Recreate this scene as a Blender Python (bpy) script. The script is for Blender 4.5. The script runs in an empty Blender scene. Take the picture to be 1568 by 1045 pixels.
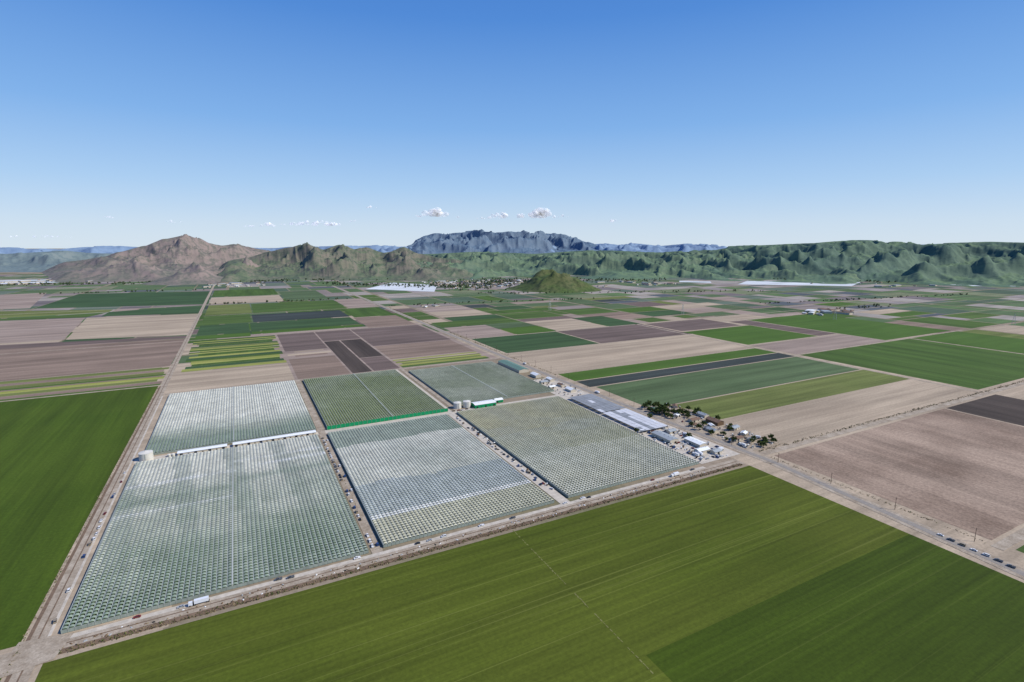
import bpy, math, random
from mathutils import Vector, noise, Matrix
import numpy as np
random.seed(7)
D=bpy.data
SC=bpy.context.scene
COL=SC.collection
# ------------------------------------------------------------------ helpers
def lin(c,k=0.80):
    o=[]
    for v in c:
        v/=255.0
        o.append((v/12.92 if v<=0.04045 else ((v+0.055)/1.055)**2.4)*k)
    return (o[0],o[1],o[2],1.0)
def mul(c,k): return (min(1,c[0]*k),min(1,c[1]*k),min(1,c[2]*k),1)
class NT:
    def __init__(s,name):
        s.m=D.materials.new(name); s.m.use_nodes=True
        s.t=s.m.node_tree; s.n=s.t.nodes; s.l=s.t.links
        s.b=s.n['Principled BSDF']; s.b.inputs['Roughness'].default_value=0.9
        s.b.inputs['Specular IOR Level'].default_value=0.15
    def add(s,t,**kw):
        n=s.n.new(t)
        for k,v in kw.items(): setattr(n,k,v)
        return n
    def link(s,a,b): s.l.new(a,b)
    def pos(s,scale,rot=0):
        g=s.add('ShaderNodeNewGeometry'); mp=s.add('ShaderNodeMapping')
        mp.inputs['Scale'].default_value=scale
        mp.inputs['Rotation'].default_value=(0,0,rot)
        s.link(g.outputs['Position'],mp.inputs['Vector']); return mp.outputs['Vector']
    def noise(s,vec,scale=1,detail=3,rough=0.55):
        n=s.add('ShaderNodeTexNoise'); n.inputs['Scale'].default_value=scale
        n.inputs['Detail'].default_value=detail; n.inputs['Roughness'].default_value=rough
        s.link(vec,n.inputs['Vector']); return n.outputs['Fac']
    def ramp(s,fac,stops):
        r=s.add('ShaderNodeValToRGB'); e=r.color_ramp.elements
        while len(e)<len(stops): e.new(0.5)
        for i,(p,c) in enumerate(stops): e[i].position=p; e[i].color=c
        s.link(fac,r.inputs['Fac']); return r.outputs['Color']
    def mix(s,fac,a,b,mode='MIX'):
        m=s.add('ShaderNodeMixRGB',blend_type=mode)
        for k,v in (('Fac',fac),('Color1',a),('Color2',b)):
            if isinstance(v,(int,float,tuple)): m.inputs[k].default_value=v
            else: s.link(v,m.inputs[k])
        return m.outputs['Color']
    def base(s,c):
        if isinstance(c,tuple): s.b.inputs['Base Color'].default_value=c
        else: s.link(c,s.b.inputs['Base Color'])
        return s.m
def g(v): return (v,v,v,1)
def field_mat(name,c,alt=None,row='x',amp=0.22,patch=0.22,fine=0.18,altamt=0.5,lines=0):
    s=NT(name); c=lin(c)
    alt=lin(alt) if alt else mul(c,0.72)
    big=s.noise(s.pos((0.006,0.006,0.006)),1,5,0.6)
    col=s.mix(s.ramp(big,[(0.42,g(0)),(0.66,g(altamt))]),c,alt)
    sc=(0.0035,0.22,0.1) if row=='x' else (0.22,0.0035,0.1)
    st=s.noise(s.pos(sc),1,6,0.7)
    col=s.mix(1.0,col,s.ramp(st,[(0.3,g(1-amp)),(0.7,g(1+amp))]),'MULTIPLY')
    sc2=(0.002,0.03,0.1) if row=='x' else (0.03,0.002,0.1)
    st2=s.noise(s.pos(sc2),1,3,0.6)
    col=s.mix(1.0,col,s.ramp(st2,[(0.35,g(1-patch)),(0.65,g(1+patch))]),'MULTIPLY')
    fn=s.noise(s.pos((0.35,0.35,0.35)),1,4,0.7)
    col=s.mix(1.0,col,s.ramp(fn,[(0.3,g(1-fine)),(0.7,g(1+fine))]),'MULTIPLY')
    if lines:
        sc3=(0.0008,0.35,0.1) if row=='x' else (0.35,0.0008,0.1)
        l=s.noise(s.pos(sc3),1,2,0.8)
        col=s.mix(s.ramp(l,[(0.60,g(0)),(0.70,g(lines))]),col,lin((150,155,80)))
    return s.base(col)
def plain(name,c,rough=0.8,spec=0.2,var=0.12,scale=0.8,k=0.8):
    s=NT(name); c=lin(c,k)
    s.b.inputs['Roughness'].default_value=rough; s.b.inputs['Specular IOR Level'].default_value=spec
    n=s.noise(s.pos((scale,)*3),1,4,0.6)
    return s.base(s.mix(1.0,c,s.ramp(n,[(0.3,g(1-var)),(0.7,g(1+var))]),'MULTIPLY'))
class B:
    def __init__(s): s.v=[];s.f=[];s.m=[]
    def poly(s,pts,m=0):
        i=len(s.v); s.v+= [tuple(p) for p in pts]; s.f.append(tuple(range(i,i+len(pts)))); s.m.append(m)
    def box(s,cx,cy,z0,sx,sy,sz,m=0,rot=0,taper=1.0,mt=None):
        c,si=math.cos(rot),math.sin(rot); i=len(s.v)
        for z,k in ((z0,1),(z0+sz,taper)):
            for a,b in ((-1,-1),(1,-1),(1,1),(-1,1)):
                x=a*sx/2*k;y=b*sy/2*k
                s.v.append((cx+x*c-y*si,cy+x*si+y*c,z))
        for k,f in enumerate(((0,3,2,1),(4,5,6,7),(0,1,5,4),(1,2,6,5),(2,3,7,6),(3,0,4,7))):
            s.f.append(tuple(i+j for j in f)); s.m.append(mt if (mt is not None and k==1) else m)
    def cyl(s,p0,p1,r0,r1,n=8,m=0,cap=True):
        p0=Vector(p0);p1=Vector(p1);d=(p1-p0).normalized()
        a=d.orthogonal().normalized();b=d.cross(a);i=len(s.v)
        for p,r in ((p0,r0),(p1,r1)):
            for k in range(n):
                t=2*math.pi*k/n; s.v.append(tuple(p+a*r*math.cos(t)+b*r*math.sin(t)))
        for k in range(n):
            j=(k+1)%n; s.f.append((i+k,i+j,i+n+j,i+n+k)); s.m.append(m)
        if cap:
            s.f.append(tuple(i+n+k for k in range(n))); s.m.append(m)
            s.f.append(tuple(i+n-1-k for k in range(n))); s.m.append(m)
    def mesh(s,name,mats,smooth=False):
        me=D.meshes.new(name); me.from_pydata(s.v,[],s.f)
        for m in mats: me.materials.append(m)
        me.polygons.foreach_set('material_index',s.m)
        if smooth: me.polygons.foreach_set('use_smooth',[True]*len(s.f))
        me.update(); return me
    def obj(s,name,mats,parent=None,loc=(0,0,0),rot=0,smooth=False):
        return put(name,s.mesh(name,mats,smooth),loc,rot,parent)
def put(name,me,loc=(0,0,0),rot=0,parent=None,sc=1):
    o=D.objects.new(name,me); COL.objects.link(o); o.location=loc; o.rotation_euler=(0,0,rot); o.scale=(sc,)*3
    if parent: o.parent=parent
    return o
def empty(name,loc=(0,0,0),rot=0):
    o=D.objects.new(name,None); COL.objects.link(o); o.location=loc; o.rotation_euler=(0,0,rot); return o
# ------------------------------------------------------------------ camera
H=250.0
PITCH=math.atan(147.5/804); YAW=math.radians(27.5)
cam=D.cameras.new('camera'); co=D.objects.new('camera',cam); COL.objects.link(co)
cam.sensor_width=36; cam.lens=36*804/1568; cam.clip_start=1; cam.clip_end=90000
co.location=(0,0,H); co.rotation_euler=(math.pi/2-PITCH,0,-YAW); SC.camera=co
# ------------------------------------------------------------------ light
AZ=math.radians(128);EL=math.radians(43)
S=Vector((math.cos(EL)*math.sin(AZ),math.cos(EL)*math.cos(AZ),math.sin(EL)))
sl=D.lights.new('sun','SUN'); sl.energy=4.7; sl.angle=math.radians(0.5); sl.color=(1,0.955,0.87)
so=D.objects.new('sun',sl); COL.objects.link(so); so.rotation_euler=S.to_track_quat('Z','Y').to_euler(); so.location=(0,0,900)
w=D.worlds.new('World'); SC.world=w; w.use_nodes=True
wn=w.node_tree.nodes; wl=w.node_tree.links; bg=wn['Background']
sk=wn.new('ShaderNodeTexSky'); sk.sky_type='NISHITA'; sk.sun_disc=False
sk.sun_elevation=EL; sk.sun_rotation=AZ; sk.altitude=300; sk.air_density=1.0; sk.dust_density=0.2; sk.ozone_density=3.0
# colour grade of the clear sky by elevation angle
tc=wn.new('ShaderNodeTexCoord'); sx=wn.new('ShaderNodeSeparateXYZ'); wl.new(tc.outputs['Generated'],sx.inputs[0])
rp=wn.new('ShaderNodeValToRGB'); e=rp.color_ramp.elements
stops=[(0.0,(210,227,243)),(0.035,(202,222,243)),(0.10,(172,207,244)),(0.20,(130,180,238)),(0.36,(81,141,220)),(0.55,(48,107,197)),(1.0,(36,86,170))]
while len(e)<len(stops): e.new(.5)
for i,(p,c) in enumerate(stops): e[i].position=p; e[i].color=lin(c,1.0)
wl.new(sx.outputs['Z'],rp.inputs['Fac'])
sc_=wn.new('ShaderNodeVectorMath'); sc_.operation='SCALE'; wl.new(rp.outputs['Color'],sc_.inputs[0]); sc_.inputs['Scale'].default_value=10.0
mx=wn.new('ShaderNodeMixRGB'); mx.inputs['Fac'].default_value=0.88; wl.new(sk.outputs[0],mx.inputs['Color1']); wl.new(sc_.outputs[0],mx.inputs['Color2'])
wl.new(mx.outputs['Color'],bg.inputs['Color']); bg.inputs['Strength'].default_value=0.10
SC.view_settings.view_transform='Standard'; SC.view_settings.look='None'; SC.view_settings.exposure=0
# ------------------------------------------------------------------ materials: fields
FM={}
def fm(k,*a,**kw): FM[k]=field_mat('field_'+k,*a,**kw)
fm('fg',(88,98,31),(69,85,19),'x',amp=0.24,patch=0.16,lines=0.32)
fm('fgdark',(67,84,20),(55,72,14),'x',amp=0.22,patch=0.12,lines=.1)
fm('lgreen',(76,95,26),(61,84,17),'y',amp=0.18,patch=0.16)
fm('green',(86,108,52),(70,94,42),'x',amp=0.14)
fm('greeny',(80,104,46),(66,92,36),'y',amp=0.14)
fm('brgreen',(82,110,44),(68,98,32),'x',amp=0.12,patch=0.10)
fm('dkgreen',(70,94,58),(58,82,50),'x',amp=0.16)
fm('bluegreen',(94,112,76),(78,98,62),'x',amp=0.18)
fm('navy',(70,76,72),(58,66,60),'x',amp=0.2)
fm('olive',(118,126,70),(98,112,54),'x',amp=0.2)
fm('yellow',(160,162,86),(128,138,64),'x',amp=0.3)
fm('tan',(186,168,144),(168,150,128),'x',amp=0.12)
fm('pink',(166,148,134),(148,130,116),'x',amp=0.12)
fm('brown',(148,128,112),(126,108,94),'x',amp=0.14)
fm('brownp',(174,152,132),(128,108,92),'y',amp=0.18,patch=0.16,altamt=1.0,fine=.3)
fm('purple',(120,104,96),(104,90,82),'x',amp=0.16)
fm('dark',(84,74,66),(70,62,56),'y',amp=0.2)
fm('plastic',(222,226,228),(200,206,208),'x',amp=0.05)
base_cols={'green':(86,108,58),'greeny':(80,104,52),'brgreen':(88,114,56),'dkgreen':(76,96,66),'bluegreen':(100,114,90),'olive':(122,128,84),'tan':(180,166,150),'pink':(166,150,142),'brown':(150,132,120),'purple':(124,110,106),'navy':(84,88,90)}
for k,c in base_cols.items(): FM['far_'+k]=field_mat('far_field_'+k,tuple(int(c[i]*.8+(140,154,160)[i]*.2) for i in range(3)),None,'x',amp=.1)  # blended toward blue-grey, painting distance haze into the field colours
# ------------------------------------------------------------------ ground
s=NT('ground_soil'); c=s.ramp(s.noise(s.pos((0.004,)*3),1,6,0.65),[(0.3,lin((118,116,84))),(0.5,lin((150,136,114))),(0.7,lin((172,154,134)))])
c=s.mix(1.0,c,s.ramp(s.noise(s.pos((0.2,)*3),1,4,0.7),[(0.3,g(0.8)),(0.7,g(1.2))]),'MULTIPLY'); ground_m=s.base(c)
b=B(); b.poly([(-45000,-20000,0),(45000,-20000,0),(45000,45000,0),(-45000,45000,0)]); b.obj('ground',[ground_m])
Z_RAND=0.03; Z_F=0.08; zk=0
def field(kind,*q,name=None,z=None):
    global zk
    zk=(zk+1)%12
    if len(q)==4 and not isinstance(q[0],tuple):
        x0,y0,x1,y1=q; q=((x0,y0),(x1,y0),(x1,y1),(x0,y1))
    z=Z_F+zk*.004 if z is None else z
    nm=name or ('plowed_field' if kind in('tan','pink','brown','brownp','purple','dark') else 'plastic_covered_field' if kind=='plastic' else 'crop_field')
    b=B(); b.poly([(x,y,z) for x,y in q]); return b.obj(nm,[FM[kind]])
# distant patchwork (strip fields, one merged sheet)
b=B(); pal=['green','green','greeny','bluegreen','dkgreen','bluegreen','olive','tan','pink','pink','brown','tan','purple','navy','brgreen','green','dkgreen','greeny','tan']
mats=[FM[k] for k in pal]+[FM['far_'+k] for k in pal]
def split(x0,y0,x1,y1,d):
    wx,wy=x1-x0,y1-y0
    if d==0 or (max(wx,wy)<230) or (d<3 and random.random()<0.12):
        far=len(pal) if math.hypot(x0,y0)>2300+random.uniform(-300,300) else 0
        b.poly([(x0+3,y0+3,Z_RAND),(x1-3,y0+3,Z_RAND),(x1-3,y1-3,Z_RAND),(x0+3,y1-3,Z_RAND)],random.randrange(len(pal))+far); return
    t=random.choice((0.3,0.5,0.5,0.62,.2))
    if (wx>wy*1.7) or (wx>wy*0.7 and random.random()<0.35): m=x0+wx*t; split(x0,y0,m,y1,d-1); split(m,y0,x1,y1,d-1)
    else: m=y0+wy*t; split(x0,y0,x1,m,d-1); split(x0,m,x1,y1,d-1)
X=-3400
while X<6200:
    Y=-1200
    while Y<5600:
        if not(-135<X<400 and Y<1000): split(X,Y,X+660,Y+640,6)
        Y+=650
    X+=670
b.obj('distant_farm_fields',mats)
# bare margins beneath the near fields
field('tan',505,-300,1640,1300,name='field_margin_soil',z=.05); field('tan',-760,380,-60,1300,name='field_margin_soil',z=.05)
field('pink',-60,1026,505,1640,name='field_margin_soil',z=.05)
# explicit fields
field('lgreen',-700,404,-142,1105)
field('lgreen',-700,-300,-142,380)
field('fg',-124,-300,505,378)
field('fgdark',205,-300,505,214,z=Z_F+0.06)
def strips(x0,y0,x1,y1,kinds,wmin=8,wmax=24):
    p=y0; last=None
    while p<y1-3:
        wd=min(random.uniform(wmin,wmax),y1-p); k=random.choice([q for q in kinds if q!=last]); last=k
        a=random.uniform(0,25) if random.random()<0.4 else 0
        field(k,x0+a,p,x1-a*0.7,p+wd-0.8)
        p+=wd
field('tan',-126,404,-113,1030)
strips(-700,1112,-140,1275,['green','yellow','brown','olive','brgreen','tan'],7,24)
field('brown',(-760,1279),(-140,1279),(-138,1650),(-760,1700))
field('purple',(-800,1705),(-138,1655),(-138,1700),(-800,1790))
field('pink',(-900,1800),(-425,1780),(-480,2290),(-900,2350))
field('tan',(-420,1775),(-138,1715),(-125,2230),(-475,2285))
field('green',(-800,2360),(-480,2300),(-440,2440),(-800,2380))
field('olive',(-900,2390),(-440,2450),(-440,2540),(-900,2700))
field('dkgreen',(-440,2310),(-128,2250),(-120,2560),(-440,2450))
field('dkgreen',(-730,2720),(-120,2580),(-125,3300),(-730,3440))
field('pink',(-1000,2740),(-745,2740),(-900,3600),(-1200,3540))
field('tan',-120,1040,80,1198)
strips(-115,1206,80,1598,['yellow','olive','brgreen','greeny','yellow','dkgreen'],9,34)
field('brown',86,1040,183,1236); field('purple',86,1334,183,1600); strips(88,1240,183,1330,['brown','tan','pink'],10,20)
field('dark',187,1040,225,1425); field('dark',229,1180,282,1425); field('purple',229,1040,282,1175)
field('purple',187,1432,284,1600); field('brown',288,1135,490,1300); field('purple',288,1305,495,1600)
strips(288,1042,487,1128,['yellow','olive','tan','green'],8,18)
field('brgreen',-115,1612,20,1680); field('brgreen',24,1648,338,1690)
field('dkgreen',-115,1690,20,1895); field('dkgreen',24,1700,338,1885)
field('navy',35,1900,342,2110); field('green',-115,1905,30,2160)
field('olive',-115,2170,38,2520); field('green',42,2160,380,2510)
field('brown',345,1612,495,1860); field('greeny',352,1868,500,2140); field('pink',385,2160,510,2525)
field('tan',-118,2560,180,2900); field('bluegreen',190,2560,380,3100); field('greeny',-118,2930,180,3350)
# east of the county road
field('tan',548,852,1112,1066); field('brgreen',542,787,1112,846); field('navy',542,740,1112,783)
field('bluegreen',552,596,1110,736); field('olive',560,508,1120,592); field('tan',560,406,1122,503)
field('dkgreen',545,1074,812,1284); field('purple',818,1074,1135,1284)
field('brgreen',690,1292,820,1410); field('pink',545,1292,685,1500); field('green',545,1510,820,1620)
field('tan',825,1292,1010,1500); field('dkgreen',1015,1292,1140,1500)
field('purple',1145,1120,1400,1280)
field('brgreen',1135,884,1420,1106); field('pink',1132,752,1505,874); field('greeny',1135,412,1600,744)
field('brgreen',1515,760,1860,1190) ; field('purple',1425,884,1505,1190)
field('brgreen',1610,500,1860,745)
field('brownp',556,176,955,384); field('dark',960,176,1125,384,name='plowed_field')
field('tan',1135,200,1600,380)
field('green',556,-100,800,160)
# white plastic
field('plastic',(646,3056),(917,3509),(1111,3147),(938,2712)); field('plastic',(2850,2330),(3333,1900),(3750,2080),(3204,2540))
field('plastic',-1500,4550,-420,4700); field('plastic',-1900,4850,-700,4990); field('plastic',(2660,2650),(2760,2750),(2900,2600),(2800,2500))
field('plastic',(3950,1600),(4000,1750),(4350,1500),(4300,1380))
# ------------------------------------------------------------------ roads
s=NT('dirt_road'); c=s.ramp(s.noise(s.pos((0.09,)*3),1,6,0.7),[(0.3,lin((148,132,112))),(0.7,lin((200,186,166)))])
c2=s.ramp(s.noise(s.pos((0.8,0.8,0.8)),1,3,0.7),[(0.35,g(0.82)),(0.65,g(1.15))]); dirt=s.base(s.mix(1.0,c,c2,'MULTIPLY'))
asph=plain('worn_asphalt',(156,148,138),0.85,0.2,0.14,0.3)
gravel=plain('pale_gravel',(206,196,180),0.9,0.1,0.2,0.2)
brownd=plain('dark_dirt',(128,108,90),0.95,0.1,0.25,0.25)
ZR=0.2; rk=0
def road(name,pts,wd,mat,z=ZR):
    global rk
    rk=(rk+1)%9; z+=rk*.004
    b=B()
    for (x0,y0),(x1,y1) in zip(pts[:-1],pts[1:]):
        d=Vector((x1-x0,y1-y0)).normalized(); n=Vector((-d.y,d.x))*wd/2
        b.poly([(x0-n.x,y0-n.y,z),(x1-n.x,y1-n.y,z),(x1+n.x,y1+n.y,z),(x0+n.x,y0+n.y,z)])
    return b.obj(name,[mat])
def vroad(x,y0,y1,wd,mat,name='dirt_road',z=ZR): return road(name,[(x,y0),(x,y1)],wd,mat,z)
def hroad(y,x0,x1,wd,mat,name='dirt_road',z=ZR): return road(name,[(x0,y),(x1,y)],wd,mat,z)
vroad(-133,-300,4600,11,dirt)
vroad(-138.5,0,1100,2.2,brownd,'road_verge',ZR+.05); vroad(-133,-300,2500,.9,brownd,'road_verge',ZR+.05); vroad(-127.5,405,1025,2,gravel,'road_verge',ZR+.05)
hroad(391,-900,505,15,dirt,z=ZR+.04)
hroad(398.5,-118,455,4.5,gravel,z=ZR+.10)
hroad(385,-118,500,5,brownd,'road_verge',ZR+.10); hroad(392.5,-118,500,1,brownd,'road_verge',ZR+.10)
b=B(); b.poly([(-148,374,ZR+.16),(-119,379,ZR+.16),(-114,402,ZR+.16),(-143,407,ZR+.16)]); b.obj('dirt_road',[dirt])
road('county_road',[(512,60),(538,370),(530,560),(521,820),(522,2140),(518,3400)],17,dirt,z=ZR+.05)
road('county_road',[(512,60),(538,370),(530,560),(521,820),(522,2140),(518,3400)],7,asph,z=ZR+.12)
# faded centre line on the county road
b=B(); pts_=[(512,60),(538,370),(530,560),(521,820)]
for (x0,y0),(x1,y1) in zip(pts_[:-1],pts_[1:]):
    n_=int((y1-y0)/12)
    for k in range(n_):
        f0=k/n_; f1=(k+.35)/n_; xa=x0+(x1-x0)*f0; ya=y0+(y1-y0)*f0; xb=x0+(x1-x0)*f1; yb=y0+(y1-y0)*f1
        b.poly([(xa-.08,ya,ZR+.17),(xa+.08,ya,ZR+.17),(xb+.08,yb,ZR+.17),(xb-.08,yb,ZR+.17)])
b.obj('road_centre_line',[plain('faded_road_paint',(210,200,150),.8,.2,.2,.5)])
hroad(394,548,2600,10,dirt)
road('dirt_road',[(545,168),(1300,168)],9,dirt)
vroad(1117,394,1290,7,dirt); hroad(1070,548,1140,3,dirt); hroad(849.5,545,1112,2.5,dirt)
hroad(1033,-125,520,7,dirt); hroad(1605,-900,520,5,dirt); hroad(718,-125,520,14,gravel,'yard_lane')
vroad(84,400,1030,9,dirt,'yard_lane',ZR+.05); vroad(268,400,1030,11,gravel,'yard_lane',ZR+.05); vroad(282,725,1030,7,dirt,'yard_lane',ZR+.05)
hroad(1287,545,2600,6,dirt); hroad(748,1120,1900,5,dirt); vroad(1510,750,1300,6,dirt); hroad(878,1120,1510,4,dirt); hroad(1198,1400,2400,7,dirt)
vroad(1605,200,750,5,dirt); hroad(1108,-700,-140,5,dirt)
hroad(2150,-120,520,6,dirt); hroad(2535,-1000,1500,8,dirt)
road('dirt_road',[(-1000,2720),(-120,2570)],7,dirt)
b=B(); b.poly([(459,406,ZR+.02),(524,406,ZR+.02),(514,830,ZR+.02),(462,830,ZR+.02)]); b.obj('farm_yard_gravel',[gravel])
b=B(); b.poly([(542,406,ZR+.02),(598,408,ZR+.02),(604,560,ZR+.02),(575,604,ZR+.02),(534,604,ZR+.02)]); b.obj('farm_yard_dirt',[dirt])
# track through foreground field
b=B()
y=-60
while y<378:
    w0=random.uniform(0.2,.55); o=random.uniform(-.4,.4)
    if random.random()<0.8: b.poly([(199-w0+o,y,ZR),(199+w0+o,y,ZR),(199+w0,y+2.5,ZR),(199-w0,y+2.5,ZR)])
    y+=random.uniform(2.6,4)
b.obj('field_track',[field_mat('track_soil',(134,134,82),(112,118,62),'y')])
# ------------------------------------------------------------------ greenhouses
s=NT('greenhouse_cover'); at=s.add('ShaderNodeAttribute'); at.attribute_name='tint'
c=s.mix(1.0,at.outputs['Color'],s.ramp(s.noise(s.pos((0.05,)*3),1,5,0.7),[(0.3,g(0.82)),(0.7,g(1.18))]),'MULTIPLY')
s.b.inputs['Roughness'].default_value=0.6; s.b.inputs['Specular IOR Level'].default_value=0.15; cover=s.base(c)
gutter=plain('gutter_metal',(190,194,184),0.5,0.3,0.1,0.5)
s=NT('greenhouse_crop'); c=s.ramp(s.noise(s.pos((1.1,0.06,1)),1,4,0.7),[(0.35,lin((52,70,40))),(0.55,lin((84,104,62))),(0.7,lin((132,138,102)))]); crop=s.base(c)
wallm=plain('greenhouse_side_screen',(150,160,150),0.8,0.2,0.2,0.3); wallg=plain('green_windbreak_cloth',(20,150,95),0.7,0.2,0.15,0.3)
def nz(x,y,sc,k=0):
    qx=math.floor(x/17.5)*17.5; qy=math.floor(y/28+.37*math.floor(x/35))*28
    return .45*noise.noise(Vector((x/sc,y/sc,k*7.3)))+.6*noise.noise(Vector((qx/sc*.9+.31,qy/sc*.9+.17,k*3.1+.5)))
def block(x0,x1,y0,y1,fn,seams=(),pitch=3.5,per=4.0,front=None):
    P=empty('greenhouse'); n=int((x1-x0)/pitch); px=(x1-x0)/n; m=int((y1-y0)/per); py=(y1-y0)/m
    prof=[(0.08,3.0),(0.27,3.42),(0.5,3.6),(0.73,3.42),(0.92,3.0)]
    V=[];F=[];T=[]
    gb=B()
    for i in range(n):
        xa=x0+i*px; rc_=random.uniform(.95,1.05)
        for j in range(m):
            ya=y0+j*py; cl,op=fn(xa,ya,i,j)
            L=py*(op+.05)*random.uniform(.92,1.06); k=len(V); r=random.uniform(0.92,1.08)*rc_
            for (a,z) in prof:
                V.append((xa+a*px,ya+.1,z)); V.append((xa+a*px,ya+L,z+0.25))
            for q in range(4):
                F.append((k+2*q,k+2*q+2,k+2*q+3,k+2*q+1)); T.append((cl[0]*r,cl[1]*r,cl[2]*r,1))
        gb.box(xa,(y0+y1)/2,2.85,0.42,y1-y0,0.12)
    me=D.meshes.new('roof_covers'); me.from_pydata(V,[],F); me.materials.append(cover)
    a=me.attributes.new('tint','FLOAT_COLOR','FACE'); a.data.foreach_set('color',np.array(T,dtype=np.float32).ravel())
    me.update(); put('roof_covers',me,parent=P)
    for sx in seams: gb.box(x0+round((sx-x0)/px)*px,(y0+y1)/2,3.0,1.1,y1-y0-.4,1.0)
    gb.obj('gutters',[gutter],P)
    b=B(); b.poly([(x0,y0,.6),(x1,y0,.6),(x1,y1,.6),(x0,y1,.6)]); b.obj('crop_rows',[crop],P)
    b=B(); h=2.6
    b.box((x0+x1)/2,y0-.15,.25,x1-x0,.2,h,1 if front else 0); b.box((x0+x1)/2,y1+.15,.25,x1-x0,.2,h)
    b.box(x0-.15,(y0+y1)/2,.25,.2,y1-y0,h); b.box(x1+.15,(y0+y1)/2,.25,.2,y1-y0,h)
    b.obj('side_screens',[wallm,front or wallm],P)
    b=B()
    for i in range(n+1): b.cyl((x0+i*px,y0-.4,0.2),(x0+i*px,y0-.4,3.2),.08,.08,4)
    b.obj('posts',[gutter],P)
def mixc(a,b_,t): t=max(0,min(1,t)); return tuple(a[i]*(1-t)+b_[i]*t for i in range(3))
PALE=lin((218,217,200)); GREY=lin((188,191,176)); TEAL=lin((144,159,139)); TANG=lin((192,186,148)); DG=lin((124,134,88)); WHT=lin((250,250,248))
def fA(x,y,i,j):
    t=(y-402)/260+0.7*nz(x,y,45)
    c=mixc(TEAL,PALE if (x+y*.1)%50<34 else GREY,t)
    c=mixc(c,WHT,0.9*max(0,1-abs(y-(628+(5 if x>-22 else 0)))/6)*(0.6+nz(x,y,30,2)))
    c=mixc(c,WHT,0.7*max(0,1-abs(y-(560 if x<-22 else 655))/4)*(0.6+nz(x,y,40,3)))
    c=mixc(c,TEAL,0.7*max(0,1-abs(y-(600 if x>-22 else 585))/14))
    return c,min(.76,0.56+0.12*(t-.5)+.1*nz(x,y,90,5))
def fA2(x,y,i,j):
    t=(y-745)/70+0.3*nz(x,y,50); return mixc(TEAL,PALE,t-0.25),0.66 if y>790 else .52
def fB(x,y,i,j):
    t=0.6+1.2*nz(x,y,60,1); c=mixc(GREY,PALE,t)
    if y>640+12*nz(x,y,50,9): c=mixc(GREY,TEAL,.7)
    if 455<y<520+20*nz(x,y,60,8): c=mixc(c,lin((168,178,180)),.7)
    if y<450: c=mixc(c,TANG,.6)
    if abs(y-452)<3 or abs(y-560)<2: c=mixc(c,WHT,.5)
    return c,0.66 if 520<y<640 else .58
def fB2(x,y,i,j): return mixc(DG,GREY,.1+.5*nz(x,y,80,2)),0.5
def fC(x,y,i,j):
    c=mixc(TANG,GREY,0.2+0.9*nz(x,y,60,4))
    if y<510+15*nz(x,y,60,3): c=mixc(c,PALE,.6)
    elif y<590+20*nz(x,y,60,7): c=mixc(c,GREY,.4)
    return c,0.56
def fC2(x,y,i,j): return mixc(mixc(DG,GREY,.4),PALE,0.15+0.6*nz(x,y,70,6)),0.56
block(-121,77,404,706,fA,seams=(-22,))
block(-117,78,730,1022,fA2,seams=(-22,))
block(90,258,406,706,fB)
block(93,266,728,1022,fB2,seams=(185,),front=wallg)
block(276,456,408,710,fC)
block(288,470,745,1000,fC2,seams=(380,))
b=B(); b.box(180,725.5,.2,176,.25,5.2)
for i in range(30): b.cyl((92+i*6.05,725.2,0.2),(92+i*6.05,725.2,5.6),.12,.12,5,1)
b.obj('green_windbreak_fence',[wallg,gutter])
whitem=plain('white_roof',(236,238,236),0.5,0.3,0.05,0.2,k=0.9); greym=plain('grey_roof',(170,176,178),0.5,0.3,0.1,0.2); tealm=plain('green_roof',(110,140,125),0.6,0.3,.1,.2)
creamw=plain('cream_wall',(210,200,180),0.8,0.1,0.08,0.3); darkm=plain('dark_opening',(34,36,38),0.6,0.3,0.1,0.5); woodm=plain('weathered_wood',(120,98,76),0.9,0.1,0.2,1.0)
shadeg=plain('grey_shade_cloth',(150,154,158),0.8,0.1,0.18,0.12); shadew=plain('pale_shade_cloth',(214,216,220),0.8,0.1,0.1,0.12)
brownroof=plain('brown_roof',(132,108,92),0.8,0.1,0.15,0.4)
def shed(name,x,y,w_,l,h,roof,wall=creamw,rot=0,rise=None):
    P=empty(name,(x,y,0.2),rot); rise=rise if rise is not None else l*0.18
    b=B(); b.box(0,0,0,w_,l,h)
    for sx in(-1,1): b.poly([(sx*w_/2,-l/2,h),(sx*w_/2,l/2,h),(sx*w_/2,0,h+rise)])
    b.obj('walls',[wall],P)
    b=B(); o=0.5;ow=w_/2+o
    zl=h-rise*o/(l/2)
    b.poly([(-ow,-l/2-o,zl+.05),(ow,-l/2-o,zl+.05),(ow,0,h+rise+.05),(-ow,0,h+rise+.05)])
    b.poly([(ow,l/2+o,zl+.05),(-ow,l/2+o,zl+.05),(-ow,0,h+rise+.05),(ow,0,h+rise+.05)])
    for k in range(max(2,int(w_/6))):
        xx=-w_/2+(k+.5)*w_/max(2,int(w_/6)); b.box(xx,0,h+rise+.05,.8,.8,.5)
    b.obj('roof',[roof],P)
    b=B(); n=max(1,int(w_/7))
    for k in range(n):
        xx=-w_/2+(k+.5)*w_/n
        if k%2==0: b.box(xx,-l/2-.03,0.02,3.0,.1,min(3,h*.8))
        else: b.box(xx,-l/2-.03,1.1,1.6,.1,1.1)
    b.obj('doors_and_windows',[darkm],P)
    return P
shed('packing_shed',-55,717,52,9,3.6,whitem,rise=.8); shed('packing_shed',27,718,98,9,3.6,whitem,rise=.8)
shed('storage_shed',328,727,36,17,5.5,whitem,wallg,rise=1.4); shed('storage_shed',357,735,14,10,4.5,whitem,wallg)
tankm=plain('tank_paint',(222,218,206),0.5,0.3,0.06,0.3,k=.85)
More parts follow.
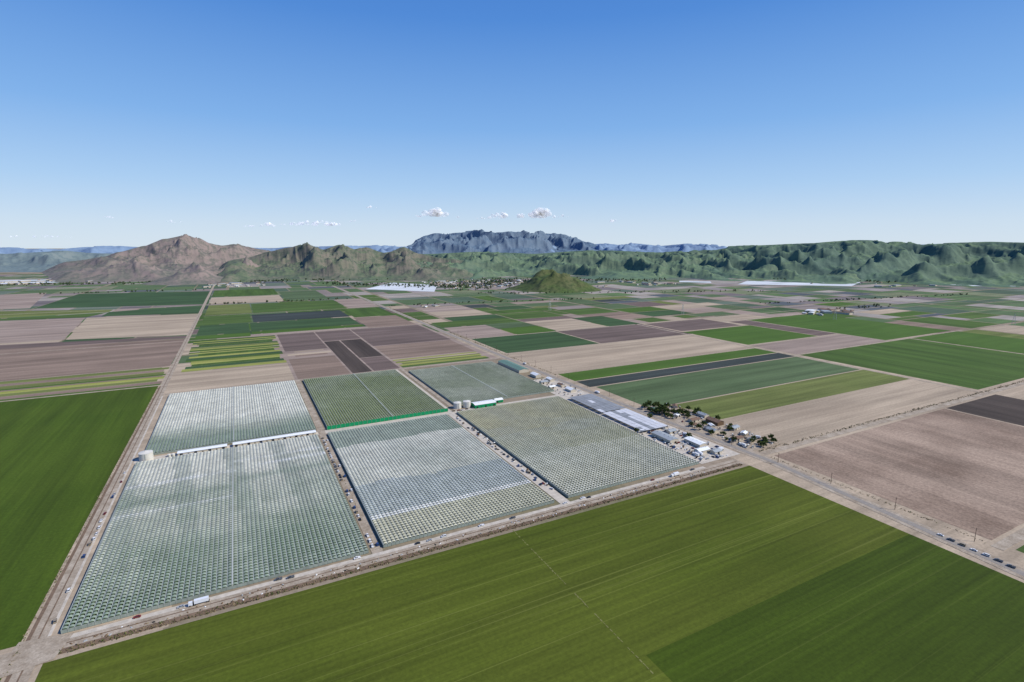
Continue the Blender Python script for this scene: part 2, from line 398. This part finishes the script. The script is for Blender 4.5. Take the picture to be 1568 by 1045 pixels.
def tank(x,y,r,h):
    b=B(); b.cyl((0,0,0),(0,0,h),r,r,28,0); b.cyl((0,0,h),(0,0,h+r*.22),r*1.03,.4,28,0)
    b.cyl((0,0,h+r*.22),(0,0,h+r*.22+.6),.4,.4,8,0)
    for k in range(1,4): b.cyl((0,0,h*k/4),(0,0,h*k/4+.12),r+.06,r+.06,28,1)
    b.box(0,-r-.25,0,.6,.1,h,1)
    b.obj('water_tank',[tankm,gutter],loc=(x,y,.2))
tank(-113,719,7.2,9); tank(287,735,6,9); tank(302,733,6,9.5)
tank(-90,716,2,3); tank(-86,716,2,3)
P=empty('shade_house')
b=B()
for i in range(6):
    for j in range(6):
        b.box(466+i*7.6+3.6,612+j*14.8,4,7.2,14.2,.15,0 if (i*7+j)%17 else 1)
for i in range(6):
    for j in range(6):
        b.box(466+i*7.6+3.6,522+j*14.8,3.6,7.2,14.2,.15,0 if (i in (2,) or (i*5+j)%19==0) else 1)
b.obj('cloth_panels',[shadeg,shadew],P)
b=B()
for i in range(7):
    for j in range(13): b.cyl((465.5+i*7.6,516+j*14.8,.2),(465.5+i*7.6,516+j*14.8,4.1),.1,.1,4)
b.obj('posts',[gutter],P)
shed('warehouse',489,935,95,22,6,tealm,rot=math.pi/2,rise=2)
shed('barn',494,850,22,12,5,whitem,rot=1.57); shed('storage_shed',503,812,16,9,4,whitem,rot=1.57); shed('storage_shed',482,800,14,9,4,greym)
shed('storage_shed',478,765,12,8,3.5,whitem); shed('storage_shed',500,770,14,8,3.5,brownroof,rot=1.57); shed('workshop',497,735,18,10,4,whitem,rot=1.57)
shed('workshop',478,486,34,14,5,greym,rot=1.57,rise=1.2); shed('storage_shed',500,455,26,12,4.5,whitem,rot=1.57,rise=1); shed('storage_shed',503,500,12,8,3.5,greym)
shed('farmhouse',566,520,16,9,3.4,brownroof); shed('farmhouse',556,478,14,9,3.2,greym,rot=1.57); shed('farmhouse',578,560,15,9,3.4,brownroof,rot=.3)
shed('barn',585,500,22,12,5,brownroof,woodm,rot=1.57); shed('storage_shed',560,440,14,8,3.5,brownroof); shed('storage_shed',584,450,10,7,3,whitem,rot=.4)
shed('storage_shed',552,585,12,8,3.2,tealm)
for x,y,w_,l,h,m,r in((590,470,14,8,3.5,greym,.2),(570,492,9,6,3,whitem,1.2),(594,530,16,9,4,greym,1.57),(560,548,10,7,3,whitem,.5),(550,505,9,6,3,brownroof,0),(574,430,12,7,3,greym,.1),(590,582,11,7,3,brownroof,.9),(487,432,18,9,4,whitem,0),(500,422,12,8,3.5,greym,0)): shed('storage_shed',x,y,w_,l,h,m,creamw,r)
# ------------------------------------------------------------------ vehicles
glass=plain('vehicle_glass',(24,30,36),0.15,0.6,0.02,1); tyre=plain('tyre_rubber',(26,26,26),0.9,0.1,0.05,1)
def car_mesh(name,c,kind):
    pm=plain('car_paint_'+name,c,0.3,0.5,0.02,1,k=.85); b=B()
    if kind=='sedan':
        b.box(0,0,.32,1.8,4.5,.55,0,taper=.97); b.box(0,-.15,.87,1.62,2.5,.52,1,taper=.78,mt=0)
    elif kind=='pickup':
        b.box(0,0,.45,1.95,5.4,.6,0,taper=.98); b.box(0,.55,1.05,1.8,1.9,.65,1,taper=.82,mt=0)
        b.box(-.9,-1.65,1.05,.1,2.0,.3); b.box(.9,-1.65,1.05,.1,2.0,.3); b.box(0,-2.6,1.05,1.7,.1,.3)
    else:
        b.box(0,0,.38,1.95,4.8,.75,0,taper=.97); b.box(0,-.35,1.13,1.8,3.7,.65,1,taper=.86,mt=0)
    L=1.35 if kind=='sedan' else 1.6
    for sx in(-1,1):
        for sy in(-1,1): b.cyl((sx*.72,sy*L,.33),(sx*.95,sy*L,.33),.34,.34,10,2)
    b.box(0,2.2,.5,1.2,.12,.2,2)
    return b.mesh('car_'+name,[pm,glass,tyre])
CM=[car_mesh('white',(236,236,236),'sedan'),car_mesh('silver',(176,180,184),'sedan'),car_mesh('black',(34,36,40),'sedan'),car_mesh('red',(130,44,38),'sedan'),
    car_mesh('blue',(44,70,120),'suv'),car_mesh('whitesuv',(232,232,230),'suv'),car_mesh('whitepick',(236,236,236),'pickup'),car_mesh('greypick',(96,100,104),'pickup'),car_mesh('tan',(150,136,112),'suv')]
def car(x,y,rot=0): put('parked_car',random.choice(CM),(x,y,ZR+.17),rot+random.uniform(-.06,.06))
def truck_mesh(c,L=12):
    pm=plain('trailer_paint',c,0.4,0.4,.03,.6,k=.9); b=B()
    b.box(0,-2+(12-L)/2,1.1,2.5,L,2.5,0); b.box(0,6.2,.6,2.4,2.6,2.3,0,taper=.94); b.box(0,7.2,1.7,2.1,.7,.9,1); b.box(0,1+(12-L)/2,.75,1.0,L+1,.3,2)
    for sx in(-1,1):
        for yy in(4-L,5.2-L,3.2,4.4,6.6): b.cyl((sx*.85,yy,.5),(sx*1.2,yy,.5),.5,.5,10,2)
    return b.mesh('box_truck_mesh',[pm,glass,tyre])
TM=[truck_mesh((240,240,240),7),truck_mesh((225,228,232),9),truck_mesh((230,230,226),6)]
def bigtruck(x,y,rot=0): put('box_truck',random.choice(TM),(x,y,ZR+.17),rot)
y=420
while y<700:
    if random.random()<.4: car(-128.5+random.uniform(-.8,.8),y,random.choice((0,.2)))
    y+=random.uniform(6,13)
y=412
while y<700:
    if random.random()<.8: car(82,y,random.choice((0,math.pi)))
    if random.random()<.2: car(86.3,y,0)
    y+=random.uniform(5.8,10)
for k in range(22): car(random.uniform(266,272),random.uniform(412,700),random.uniform(-.4,.4))
for k in range(16): car(random.uniform(-110,450),399.2+random.uniform(-1.4,1),math.pi/2)
for x in(-42,410): bigtruck(x,396.5,math.pi/2)
for k in range(7): car(525.5+random.uniform(-.6,.6)-k*.6,200-k*8.2,.09)
for k in range(60):
    x,y=random.uniform(464,516),random.uniform(410,516); car(x,y,random.choice((0,1.57)))
for k in range(24): car(random.uniform(545,595),random.uniform(412,590),random.uniform(0,3))
for k in range(14): car(random.uniform(500,515),random.uniform(610,830),random.choice((0,1.57)))
for x,y,r in((472,425,0),(478,426,0),(510,425,1.57),(512,480,0),(508,540,0),(588,430,.5),(548,420,0),(470,520,1.57),(530,700,0),(526,950,0)): bigtruck(x,y,r)
for k in range(8): car(random.uniform(272,300),random.uniform(712,722),1.57)
for k in range(14): car(random.uniform(-80,-50) if k<7 else random.uniform(0,70),random.uniform(709,711),1.57)
b=B()
for k in range(260):
    q=random.random()
    if q<.4: x,y=random.uniform(462,518),random.uniform(408,525)
    elif q<.75: x,y=random.uniform(544,600),random.uniform(410,600)
    elif q<.85: x,y=random.uniform(266,273),random.uniform(410,700)
    else: x,y=random.uniform(470,514),random.uniform(700,830)
    r=random.uniform(0,1.5)
    for lv in range(random.randint(1,3)): b.box(x,y,.3+lv*.85,random.uniform(1.2,3),1.2,.75,random.randrange(4),r)
b.obj('stacked_field_bins',[woodm,whitem,greym,darkm])
b=B()
for k in range(240):
    x=random.uniform(-115,455); y=random.uniform(386,394)
    b.box(x,y,.3,random.uniform(.5,2.2),random.uniform(.4,1.0),random.uniform(.2,.7),random.choice((0,0,0,1,2,3)),random.uniform(0,3),taper=.6)
b.obj('roadside_debris_piles',[woodm,whitem,greym,darkm])
# ------------------------------------------------------------------ vegetation
def leafm(n,c1,c2):
    s=NT(n); c=s.ramp(s.noise(s.pos((.6,)*3),1,3,.6),[(.35,lin(c1)),(.65,lin(c2))]); return s.base(c)
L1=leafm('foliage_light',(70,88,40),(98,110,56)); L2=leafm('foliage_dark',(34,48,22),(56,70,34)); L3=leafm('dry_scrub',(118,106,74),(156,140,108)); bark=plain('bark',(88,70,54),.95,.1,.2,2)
def leaves(b,c,r,n,sz,mm=(0,1)):
    for k in range(n):
        d=Vector((random.gauss(0,1),random.gauss(0,1),random.gauss(0,1))).normalized()*r*random.uniform(.5,1)
        p=Vector(c)+d; a=Vector((random.gauss(0,1),random.gauss(0,1),random.gauss(0,1))).normalized(); u=a.orthogonal().normalized(); v=a.cross(u)
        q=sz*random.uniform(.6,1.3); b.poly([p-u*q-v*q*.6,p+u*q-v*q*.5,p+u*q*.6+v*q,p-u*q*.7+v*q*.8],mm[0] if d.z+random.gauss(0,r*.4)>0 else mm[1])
def tree_mesh(h,r,seed):
    random.seed(seed); b=B(); b.cyl((0,0,0),(0,0,h*.45),.35,.22,7,2)
    for k in range(6):
        a=k*1.05+random.random(); e=(math.cos(a)*r*.6,math.sin(a)*r*.6,h*random.uniform(.55,.85)); b.cyl((0,0,h*.3+k*.2),e,.16,.05,5,2)
    for k in range(34):
        a=random.uniform(0,6.28); rr=r*math.sqrt(random.random()); z=h*(.35+.55*random.random()*(1-.6*(rr/r)**2)+.05)
        leaves(b,(rr*math.cos(a)*random.uniform(.8,1.15),rr*math.sin(a),z),r*.3,16,r*.11)
    return b.mesh('tree_%d'%seed,[L1,L2,bark])
TR=[tree_mesh(8,4.5,1),tree_mesh(10,5.5,2),tree_mesh(6,3.6,3),tree_mesh(12,5,4)]
random.seed(11)
def tree(x,y,s=1,name='broadleaf_tree'): put(name,random.choice(TR),(x,y,.1),random.uniform(0,6),None,s*random.uniform(.85,1.2))
for x,y in((543,566),(549,560),(555,566),(546,574),(562,556),(540,582),(552,600),(560,590),(538,572),(568,548),(547,553),(590,540),(596,560),(572,416),(580,414),(586,420),(566,424),(592,412),(576,428),(548,436),(546,470),(594,480),(545,505),(578,586),(541,596),(510,476),(563,500),(460,520),(519,560),
    (545,590),(557,575),(545,545),(544,490),(546,446),(556,460),(580,470),(597,505),(570,535),(575,545),(600,545),(568,408),(598,420)): tree(x,y,1 if y>540 else .75)
def scrub(name,fn,n,sz=.5,mats=(L1,L2,L3)):
    b=B()
    for k in range(n):
        x,y=fn(); leaves(b,(x,y,.5*sz),sz*random.uniform(.8,2.2),5,sz*.8,(random.choice((0,2,2)),random.choice((1,2))))
    return b.obj(name,list(mats))
scrub('roadside_scrub',lambda:(random.uniform(-118,500),382+abs(random.gauss(0,2.5))),1500,.5)
scrub('roadside_scrub',lambda:(-141+random.gauss(0,.7),random.uniform(200,1100)),500,.4)
scrub('roadside_scrub',lambda:(548+random.gauss(0,1.2),random.uniform(175,384)),160,.4)
scrub('roadside_scrub',lambda:(random.uniform(548,1500),401+random.gauss(0,1.5)),700,.6)
scrub('roadside_scrub',lambda:(random.choice((84,88))+random.gauss(0,.3),random.uniform(405,700)),120,.4)
scrub('roadside_scrub',lambda:(535+random.gauss(0,1.5),random.uniform(830,2100)),500,.7)
scrub('roadside_scrub',lambda:(random.uniform(542,602),random.uniform(408,600)),260,.5)
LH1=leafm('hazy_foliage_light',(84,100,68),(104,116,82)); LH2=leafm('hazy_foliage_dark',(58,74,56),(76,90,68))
def trow(x0,y0,x1,y1,n,h,jit=6,name='distant_tree_row'):
    b=B()
    for k in range(n):
        t=random.random(); x=x0+(x1-x0)*t+random.gauss(0,jit); y=y0+(y1-y0)*t+random.gauss(0,jit); hh=h*random.uniform(.5,1.3)
        b.cyl((x,y,0),(x,y,hh*.5),.4,.3,4,1,False); leaves(b,(x,y,hh*.5),hh*.45,14,hh*.24)
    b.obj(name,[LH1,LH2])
trow(-130,2555,500,2530,40,8); trow(1100,2500,2600,1900,100,8,30); trow(-1500,4450,300,4000,240,11,60); trow(500,3600,1250,2900,200,11,60)
trow(1600,3300,2700,2900,260,10,90); trow(3500,2500,4500,1700,260,10,70); trow(1980,1500,3300,1300,70,7,12)
trow(-900,3500,-130,3400,30,9,8); trow(900,2100,1500,2000,40,7,8); trow(1900,1180,2400,1230,40,7,20); trow(540,2150,900,2120,22,7,6)
trow(-300,4200,1300,3800,220,11,90)
# ------------------------------------------------------------------ distant town & farmsteads
def town(name,cx,cy,rx,ry,n,big=.1):
    b=B()
    for k in range(n):
        x=cx+random.uniform(-rx,rx); y=cy+random.uniform(-ry,ry); r=random.choice((0,.4,1.57,.9)); bigf=random.random()<big
        w_,l,h=(random.uniform(30,70),random.uniform(16,30),7) if bigf else (random.uniform(12,20),random.uniform(9,13),4)
        b.box(x,y,0,w_,l,h,0,r); c_,s_=math.cos(r),math.sin(r)
        def T(px,py,pz): return (x+px*c_-py*s_,y+px*s_+py*c_,pz)
        m=random.choice((1,2,2,3,3)); rh=h+(1 if bigf else 2)
        b.poly([T(-w_/2-.5,-l/2-.5,h),T(w_/2+.5,-l/2-.5,h),T(w_/2+.5,0,rh),T(-w_/2-.5,0,rh)],m)
        b.poly([T(w_/2+.5,l/2+.5,h),T(-w_/2-.5,l/2+.5,h),T(-w_/2-.5,0,rh),T(w_/2+.5,0,rh)],m)
        for k2 in(-1,0,1): b.box(*T(k2*w_*.3,-l/2-.06,0)[:2],1,1.5,.1,1.4,4,r)
    b.obj(name,[creamw,whitem,greym,brownroof,darkm])
town('distant_town',1420,3150,330,330,170); town('distant_town',0,3750,170,180,50,.3); town('distant_farmstead',1950,1190,120,50,18,.3)
town('distant_town',2050,2700,500,200,50,.3); town('distant_town',-1300,4700,900,250,110,.5); town('distant_farmstead',700,2060,60,30,6); town('distant_town',3700,1900,400,250,26,.3)
trow(1150,2900,1700,3400,320,11,150,'distant_town_trees')
# ------------------------------------------------------------------ poles and towers
polem=plain('pole_wood',(96,80,66),.9,.1,.1,2)
pb=B(); pb.cyl((0,0,0),(0,0,12.5),.24,.16,7); pb.box(0,0,11.4,2.6,.16,.18); pb.box(0,0,10.3,2.0,.14,.14)
for k in(-1.1,-.4,.4,1.1): pb.cyl((k,0,11.5),(k,0,11.85),.06,.06,5,1)
pm_=pb.mesh('utility_pole_mesh',[polem,gutter])
px_=[]
y=120
while y<1400: px_.append((541 if y<420 else 537,y)); y+=62
for x,y in px_: put('utility_pole',pm_,(x,y,.1))
b=B()
for (xa,ya),(xb,yb) in zip(px_[:-1],px_[1:]):
    for k in(-1.1,1.1):
        pr=None
        for t in range(7):
            f=t/6; p=(xa+(xb-xa)*f+k,ya+(yb-ya)*f,11.9-1.2*4*f*(1-f))
            if pr: b.cyl(pr,p,.02,.02,3,0,False)
            pr=p
b.obj('overhead_power_lines',[darkm])
def tower(x,y,h=38):
    b=B(); wb=4.6
    def leg(z): return wb*(1-z/h*.8)
    lv=[0,8,15,21,26,30,h]
    for sx,sy in((-1,-1),(1,-1),(1,1),(-1,1)):
        for z0,z1 in zip(lv[:-1],lv[1:]):
            b.cyl((sx*leg(z0),sy*leg(z0),z0),(sx*leg(z1),sy*leg(z1),z1),.26,.26,4)
            nx,ny=(-sy,sx); b.cyl((sx*leg(z0),sy*leg(z0),z0),(nx*leg(z1),ny*leg(z1),z1),.16,.16,4)
    for z,a in((23,9),(28,8),(34,7)):
        b.cyl((-a,0,z+.4),(0,0,z+1.3),.16,.16,4); b.cyl((a,0,z+.4),(0,0,z+1.3),.16,.16,4); b.cyl((-a,0,z),(a,0,z),.2,.2,4)
    b.obj('transmission_tower',[gutter],loc=(x,y,0),rot=.4)
tower(1781,1057); tower(1420,1390); tower(2150,720); tower(1060,1720)
# ------------------------------------------------------------------ hills
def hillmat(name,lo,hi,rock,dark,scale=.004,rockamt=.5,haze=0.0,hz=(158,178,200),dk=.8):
    def hc(c): return lin(tuple(c[i]*(1-haze)+hz[i]*haze for i in range(3)))  # aerial haze is mixed straight into the slope colours
    s=NT(name)
    c=s.mix(s.ramp(s.noise(s.pos((scale,)*3),1,6,.65),[(.42,g(0)),(.58,g(1))]),hc(lo),hc(hi))
    ge=s.add('ShaderNodeNewGeometry'); sp=s.add('ShaderNodeSeparateXYZ'); s.link(ge.outputs['Normal'],sp.inputs[0])
    rk=s.ramp(sp.outputs['Z'],[(.80,g(rockamt)),(.96,g(0))])
    c=s.mix(rk,c,hc(rock))
    c=s.mix(s.ramp(s.noise(s.pos((scale*5,)*3),1,6,.75),[(.47,g(0)),(.60,g(dk))]),c,hc(dark))
    return s.base(c)
def interp(p,a):
    if a<=p[0][0]: return p[0][1]
    for (a0,e0),(a1,e1) in zip(p[:-1],p[1:]):
        if a<=a1:
            t=(a-a0)/(a1-a0); t=t*t*(3-2*t)*.6+t*.4; return e0+(e1-e0)*t
    return p[-1][1]
def rid(x,y,sd,oc=5,pers=.52,soft=0.0):
    a=1;f=1;sm=0;tt=0;wgt=1
    for o in range(oc):
        q=abs(noise.noise(Vector((x*f+o*13.7,y*f-o*5.1,sd))))*2.4
        if soft: q=math.sqrt(q*q+soft*soft)-soft*.6
        v=1-min(1,q); v*=v
        sm+=v*a*wgt; tt+=a; wgt=min(1,.35+v); a*=pers; f*=2.07
    return sm/tt
def ss(t): t=max(0,min(1,t)); return t*t*(3-2*t)
def ridge(name,crest,rf,rc,rb,mat,amp=.35,ns=900,nr=110,dens=11,seed=0,pw=1.3,soft=0.0,pers=.52,spur=.45):
    a0,a1=crest[0][0],crest[-1][0]; na=int((a1-a0)*dens); V=[];F=[]
    for i in range(na+1):
        az=a0+(a1-a0)*i/na; ar=math.radians(az); e=interp(crest,az); hc=H+e*rc
        edge=ss(min((az-a0),(a1-az))/2.5)
        for j in range(nr+1):
            r=rf+(rb-rf)*j/nr; x,y=r*math.sin(ar),r*math.cos(ar)
            rw=r+(rc-rf)*.30*noise.noise(Vector((x/ns/1.8,y/ns/1.8,seed+3.1)))
            n=rid(x/ns,y/ns,seed,5,pers,soft)
            rw+=(rc-rf)*(n-.4)*spur*amp/.5
            if rw<rc: t=max(0,(rw-rf)/(rc-rf)); p=t**pw; mid=min(1,4*t*(1-t)+.12)
            else: t=max(0,1-(rw-rc)/(rb-rc)); p=ss(t); mid=.25
            p*=ss((r-rf)/((rc-rf)*.22))*ss((rb-r)/((rb-rc)*.3))
            z=hc*p*edge*(1+amp*1.7*(n-.42)*mid)-6*(1-p)-14*(1-edge)
            V.append((x,y,z))
    for i in range(na):
        for j in range(nr):
            k=i*(nr+1)+j; F.append((k,k+1,k+nr+2,k+nr+1))
    me=D.meshes.new(name); me.from_pydata(V,[],F); me.materials.append(mat); me.polygons.foreach_set('use_smooth',[True]*len(F)); me.update()
    if me.polygons[0].normal.z<0: me.flip_normals()
    return put(name,me)
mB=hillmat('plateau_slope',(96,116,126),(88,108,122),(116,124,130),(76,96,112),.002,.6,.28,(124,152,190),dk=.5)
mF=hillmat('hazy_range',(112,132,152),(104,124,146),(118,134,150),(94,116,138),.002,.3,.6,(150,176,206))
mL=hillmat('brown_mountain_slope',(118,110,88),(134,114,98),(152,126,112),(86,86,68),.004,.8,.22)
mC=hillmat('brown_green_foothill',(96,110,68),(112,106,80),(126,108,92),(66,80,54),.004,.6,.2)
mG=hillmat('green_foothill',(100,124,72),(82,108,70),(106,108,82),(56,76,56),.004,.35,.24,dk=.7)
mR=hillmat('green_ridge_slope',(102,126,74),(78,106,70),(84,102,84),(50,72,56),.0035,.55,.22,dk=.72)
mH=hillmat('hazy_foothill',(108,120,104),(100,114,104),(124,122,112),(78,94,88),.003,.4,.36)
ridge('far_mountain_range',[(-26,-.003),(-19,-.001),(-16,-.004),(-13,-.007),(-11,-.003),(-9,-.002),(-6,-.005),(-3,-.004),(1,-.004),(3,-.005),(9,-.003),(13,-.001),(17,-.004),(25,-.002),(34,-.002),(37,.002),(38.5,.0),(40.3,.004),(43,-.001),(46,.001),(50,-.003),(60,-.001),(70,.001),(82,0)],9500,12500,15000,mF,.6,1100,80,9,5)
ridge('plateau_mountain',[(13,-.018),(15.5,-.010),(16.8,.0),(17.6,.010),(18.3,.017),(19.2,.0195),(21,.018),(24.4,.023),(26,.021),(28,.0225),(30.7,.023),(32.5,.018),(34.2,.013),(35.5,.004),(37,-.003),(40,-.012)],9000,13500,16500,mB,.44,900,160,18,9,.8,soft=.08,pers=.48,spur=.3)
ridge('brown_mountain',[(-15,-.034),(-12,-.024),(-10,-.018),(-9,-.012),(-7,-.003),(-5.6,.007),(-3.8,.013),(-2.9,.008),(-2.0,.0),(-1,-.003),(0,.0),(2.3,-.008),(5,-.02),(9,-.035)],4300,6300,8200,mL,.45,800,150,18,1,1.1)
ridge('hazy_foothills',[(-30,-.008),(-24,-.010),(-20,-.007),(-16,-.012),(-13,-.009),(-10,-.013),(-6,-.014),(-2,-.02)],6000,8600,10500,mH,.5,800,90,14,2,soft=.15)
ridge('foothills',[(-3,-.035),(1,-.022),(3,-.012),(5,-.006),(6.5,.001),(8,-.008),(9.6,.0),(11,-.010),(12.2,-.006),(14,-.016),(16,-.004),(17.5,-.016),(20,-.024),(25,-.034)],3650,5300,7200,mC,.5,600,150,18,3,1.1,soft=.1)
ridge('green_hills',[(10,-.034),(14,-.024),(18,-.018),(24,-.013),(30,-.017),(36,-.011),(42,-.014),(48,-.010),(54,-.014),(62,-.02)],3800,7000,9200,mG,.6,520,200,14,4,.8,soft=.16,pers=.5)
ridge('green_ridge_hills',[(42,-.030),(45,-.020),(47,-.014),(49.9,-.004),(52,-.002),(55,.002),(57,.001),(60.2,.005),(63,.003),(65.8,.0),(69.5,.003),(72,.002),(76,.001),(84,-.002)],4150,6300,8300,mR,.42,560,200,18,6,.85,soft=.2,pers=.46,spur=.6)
def knoll(name,cx,cy,rx,ry,h,mat,seed,rot=0,bumps=((0,0,1,1),)):
    n=90;V=[];F=[]
    for i in range(n+1):
        for j in range(n+1):
            u=(i/n*2-1)*1.5; v=(j/n*2-1)*1.5; p=0
            for bx,by,br,bh in bumps:
                rr=math.hypot(u-bx,v-by)/br; q_=max(0,1-rr); p=max(p,bh*(q_**1.3*.55+.45*(q_*q_*(3-2*q_))))
            x=cx+(u*math.cos(rot)-v*math.sin(rot))*rx; y=cy+(u*math.sin(rot)+v*math.cos(rot))*ry
            q=rid(x/200,y/200,seed,4)
            V.append((x,y,h*p*(.72+.7*q*min(1,3*(1-p)+.2))-(2 if p>0 else 5)))
    for i in range(n):
        for j in range(n):
            k=i*(n+1)+j; F.append((k,k+n+1,k+n+2,k+1))
    me=D.meshes.new(name); me.from_pydata(V,[],F); me.materials.append(mat); me.polygons.foreach_set('use_smooth',[True]*len(F)); me.update(); put(name,me)
mK=hillmat('knoll_green',(88,108,58),(100,108,70),(112,104,78),(60,76,46),.008,.4)
knoll('conical_hill',1590,2560,215,250,120,mK,2.2,-.48,((0,0,1.05,1),(-.55,.1,.7,.42),(.55,-.05,.75,.6)))
knoll('low_hill',-250,4150,330,250,90,mL,4.2); knoll('low_hill',2750,3250,500,300,60,mG,8.1)
# ------------------------------------------------------------------ clouds (lumpy puffs with ragged, partly transparent shells)
s=NT('cumulus_cloud'); s.b.inputs['Base Color'].default_value=(.97,.97,.97,1); s.b.inputs['Roughness'].default_value=1; s.b.inputs['Emission Color'].default_value=(1,.98,.95,1); s.b.inputs['Emission Strength'].default_value=.22  # faint emission stands in for sunlight scattered inside the puffs
tr=s.add('ShaderNodeBsdfTransparent'); tl=s.add('ShaderNodeBsdfTranslucent'); tl.inputs['Color'].default_value=(.97,.97,.98,1)
m1=s.add('ShaderNodeMixShader'); m1.inputs[0].default_value=.35; s.link(s.b.outputs[0],m1.inputs[1]); s.link(tl.outputs[0],m1.inputs[2])
m2=s.add('ShaderNodeMixShader'); fa=s.ramp(s.noise(s.pos((.009,)*3),1,6,.65),[(.38,g(.0)),(.66,g(.6))])
s.link(fa,m2.inputs[0]); s.link(tr.outputs[0],m2.inputs[1]); s.link(m1.outputs[0],m2.inputs[2]); s.link(m2.outputs[0],s.n['Material Output'].inputs['Surface'])
cloudm=s.m
def cloud(azd,elev,wd,ht,dens=1.0):
    """azimuth in degrees from +Y, tan(elevation), width and height in metres"""
    az=math.radians(azd); R=12000
    W=wd/2;T_=ht; b=B(); n=int(max(6,20*dens*wd/750))
    for q in range(n):
        x=max(-1,min(1,random.gauss(0,.42)))*W; prof_=max(.15,1-(x/W)**2); y=random.gauss(0,.25)*W; z=random.uniform(0,.6)*T_*prof_; r=T_*random.uniform(.18,.38)*(.5+.5*prof_)
        i0=len(b.v); na_,nb_=16,10
        for a in range(nb_+1):
            th=math.pi*a/nb_
            for c_ in range(na_):
                ph=2*math.pi*c_/na_; d=Vector((math.sin(th)*math.cos(ph),math.sin(th)*math.sin(ph),math.cos(th)))
                rr=r*(1+.45*noise.fractal(Vector((x,y,z))/90+d*1.5,.9,2,3)); p=Vector((x,y,z))+d*rr; p.x=x+(p.x-x)*1.35
                p.z=max(p.z,-.05*T_+p.z*.15); b.v.append(tuple(p))
        for a in range(nb_):
            for c_ in range(na_):
                c2_=(c_+1)%na_; b.f.append((i0+a*na_+c_,i0+(a+1)*na_+c_,i0+(a+1)*na_+c2_,i0+a*na_+c2_)); b.m.append(0)
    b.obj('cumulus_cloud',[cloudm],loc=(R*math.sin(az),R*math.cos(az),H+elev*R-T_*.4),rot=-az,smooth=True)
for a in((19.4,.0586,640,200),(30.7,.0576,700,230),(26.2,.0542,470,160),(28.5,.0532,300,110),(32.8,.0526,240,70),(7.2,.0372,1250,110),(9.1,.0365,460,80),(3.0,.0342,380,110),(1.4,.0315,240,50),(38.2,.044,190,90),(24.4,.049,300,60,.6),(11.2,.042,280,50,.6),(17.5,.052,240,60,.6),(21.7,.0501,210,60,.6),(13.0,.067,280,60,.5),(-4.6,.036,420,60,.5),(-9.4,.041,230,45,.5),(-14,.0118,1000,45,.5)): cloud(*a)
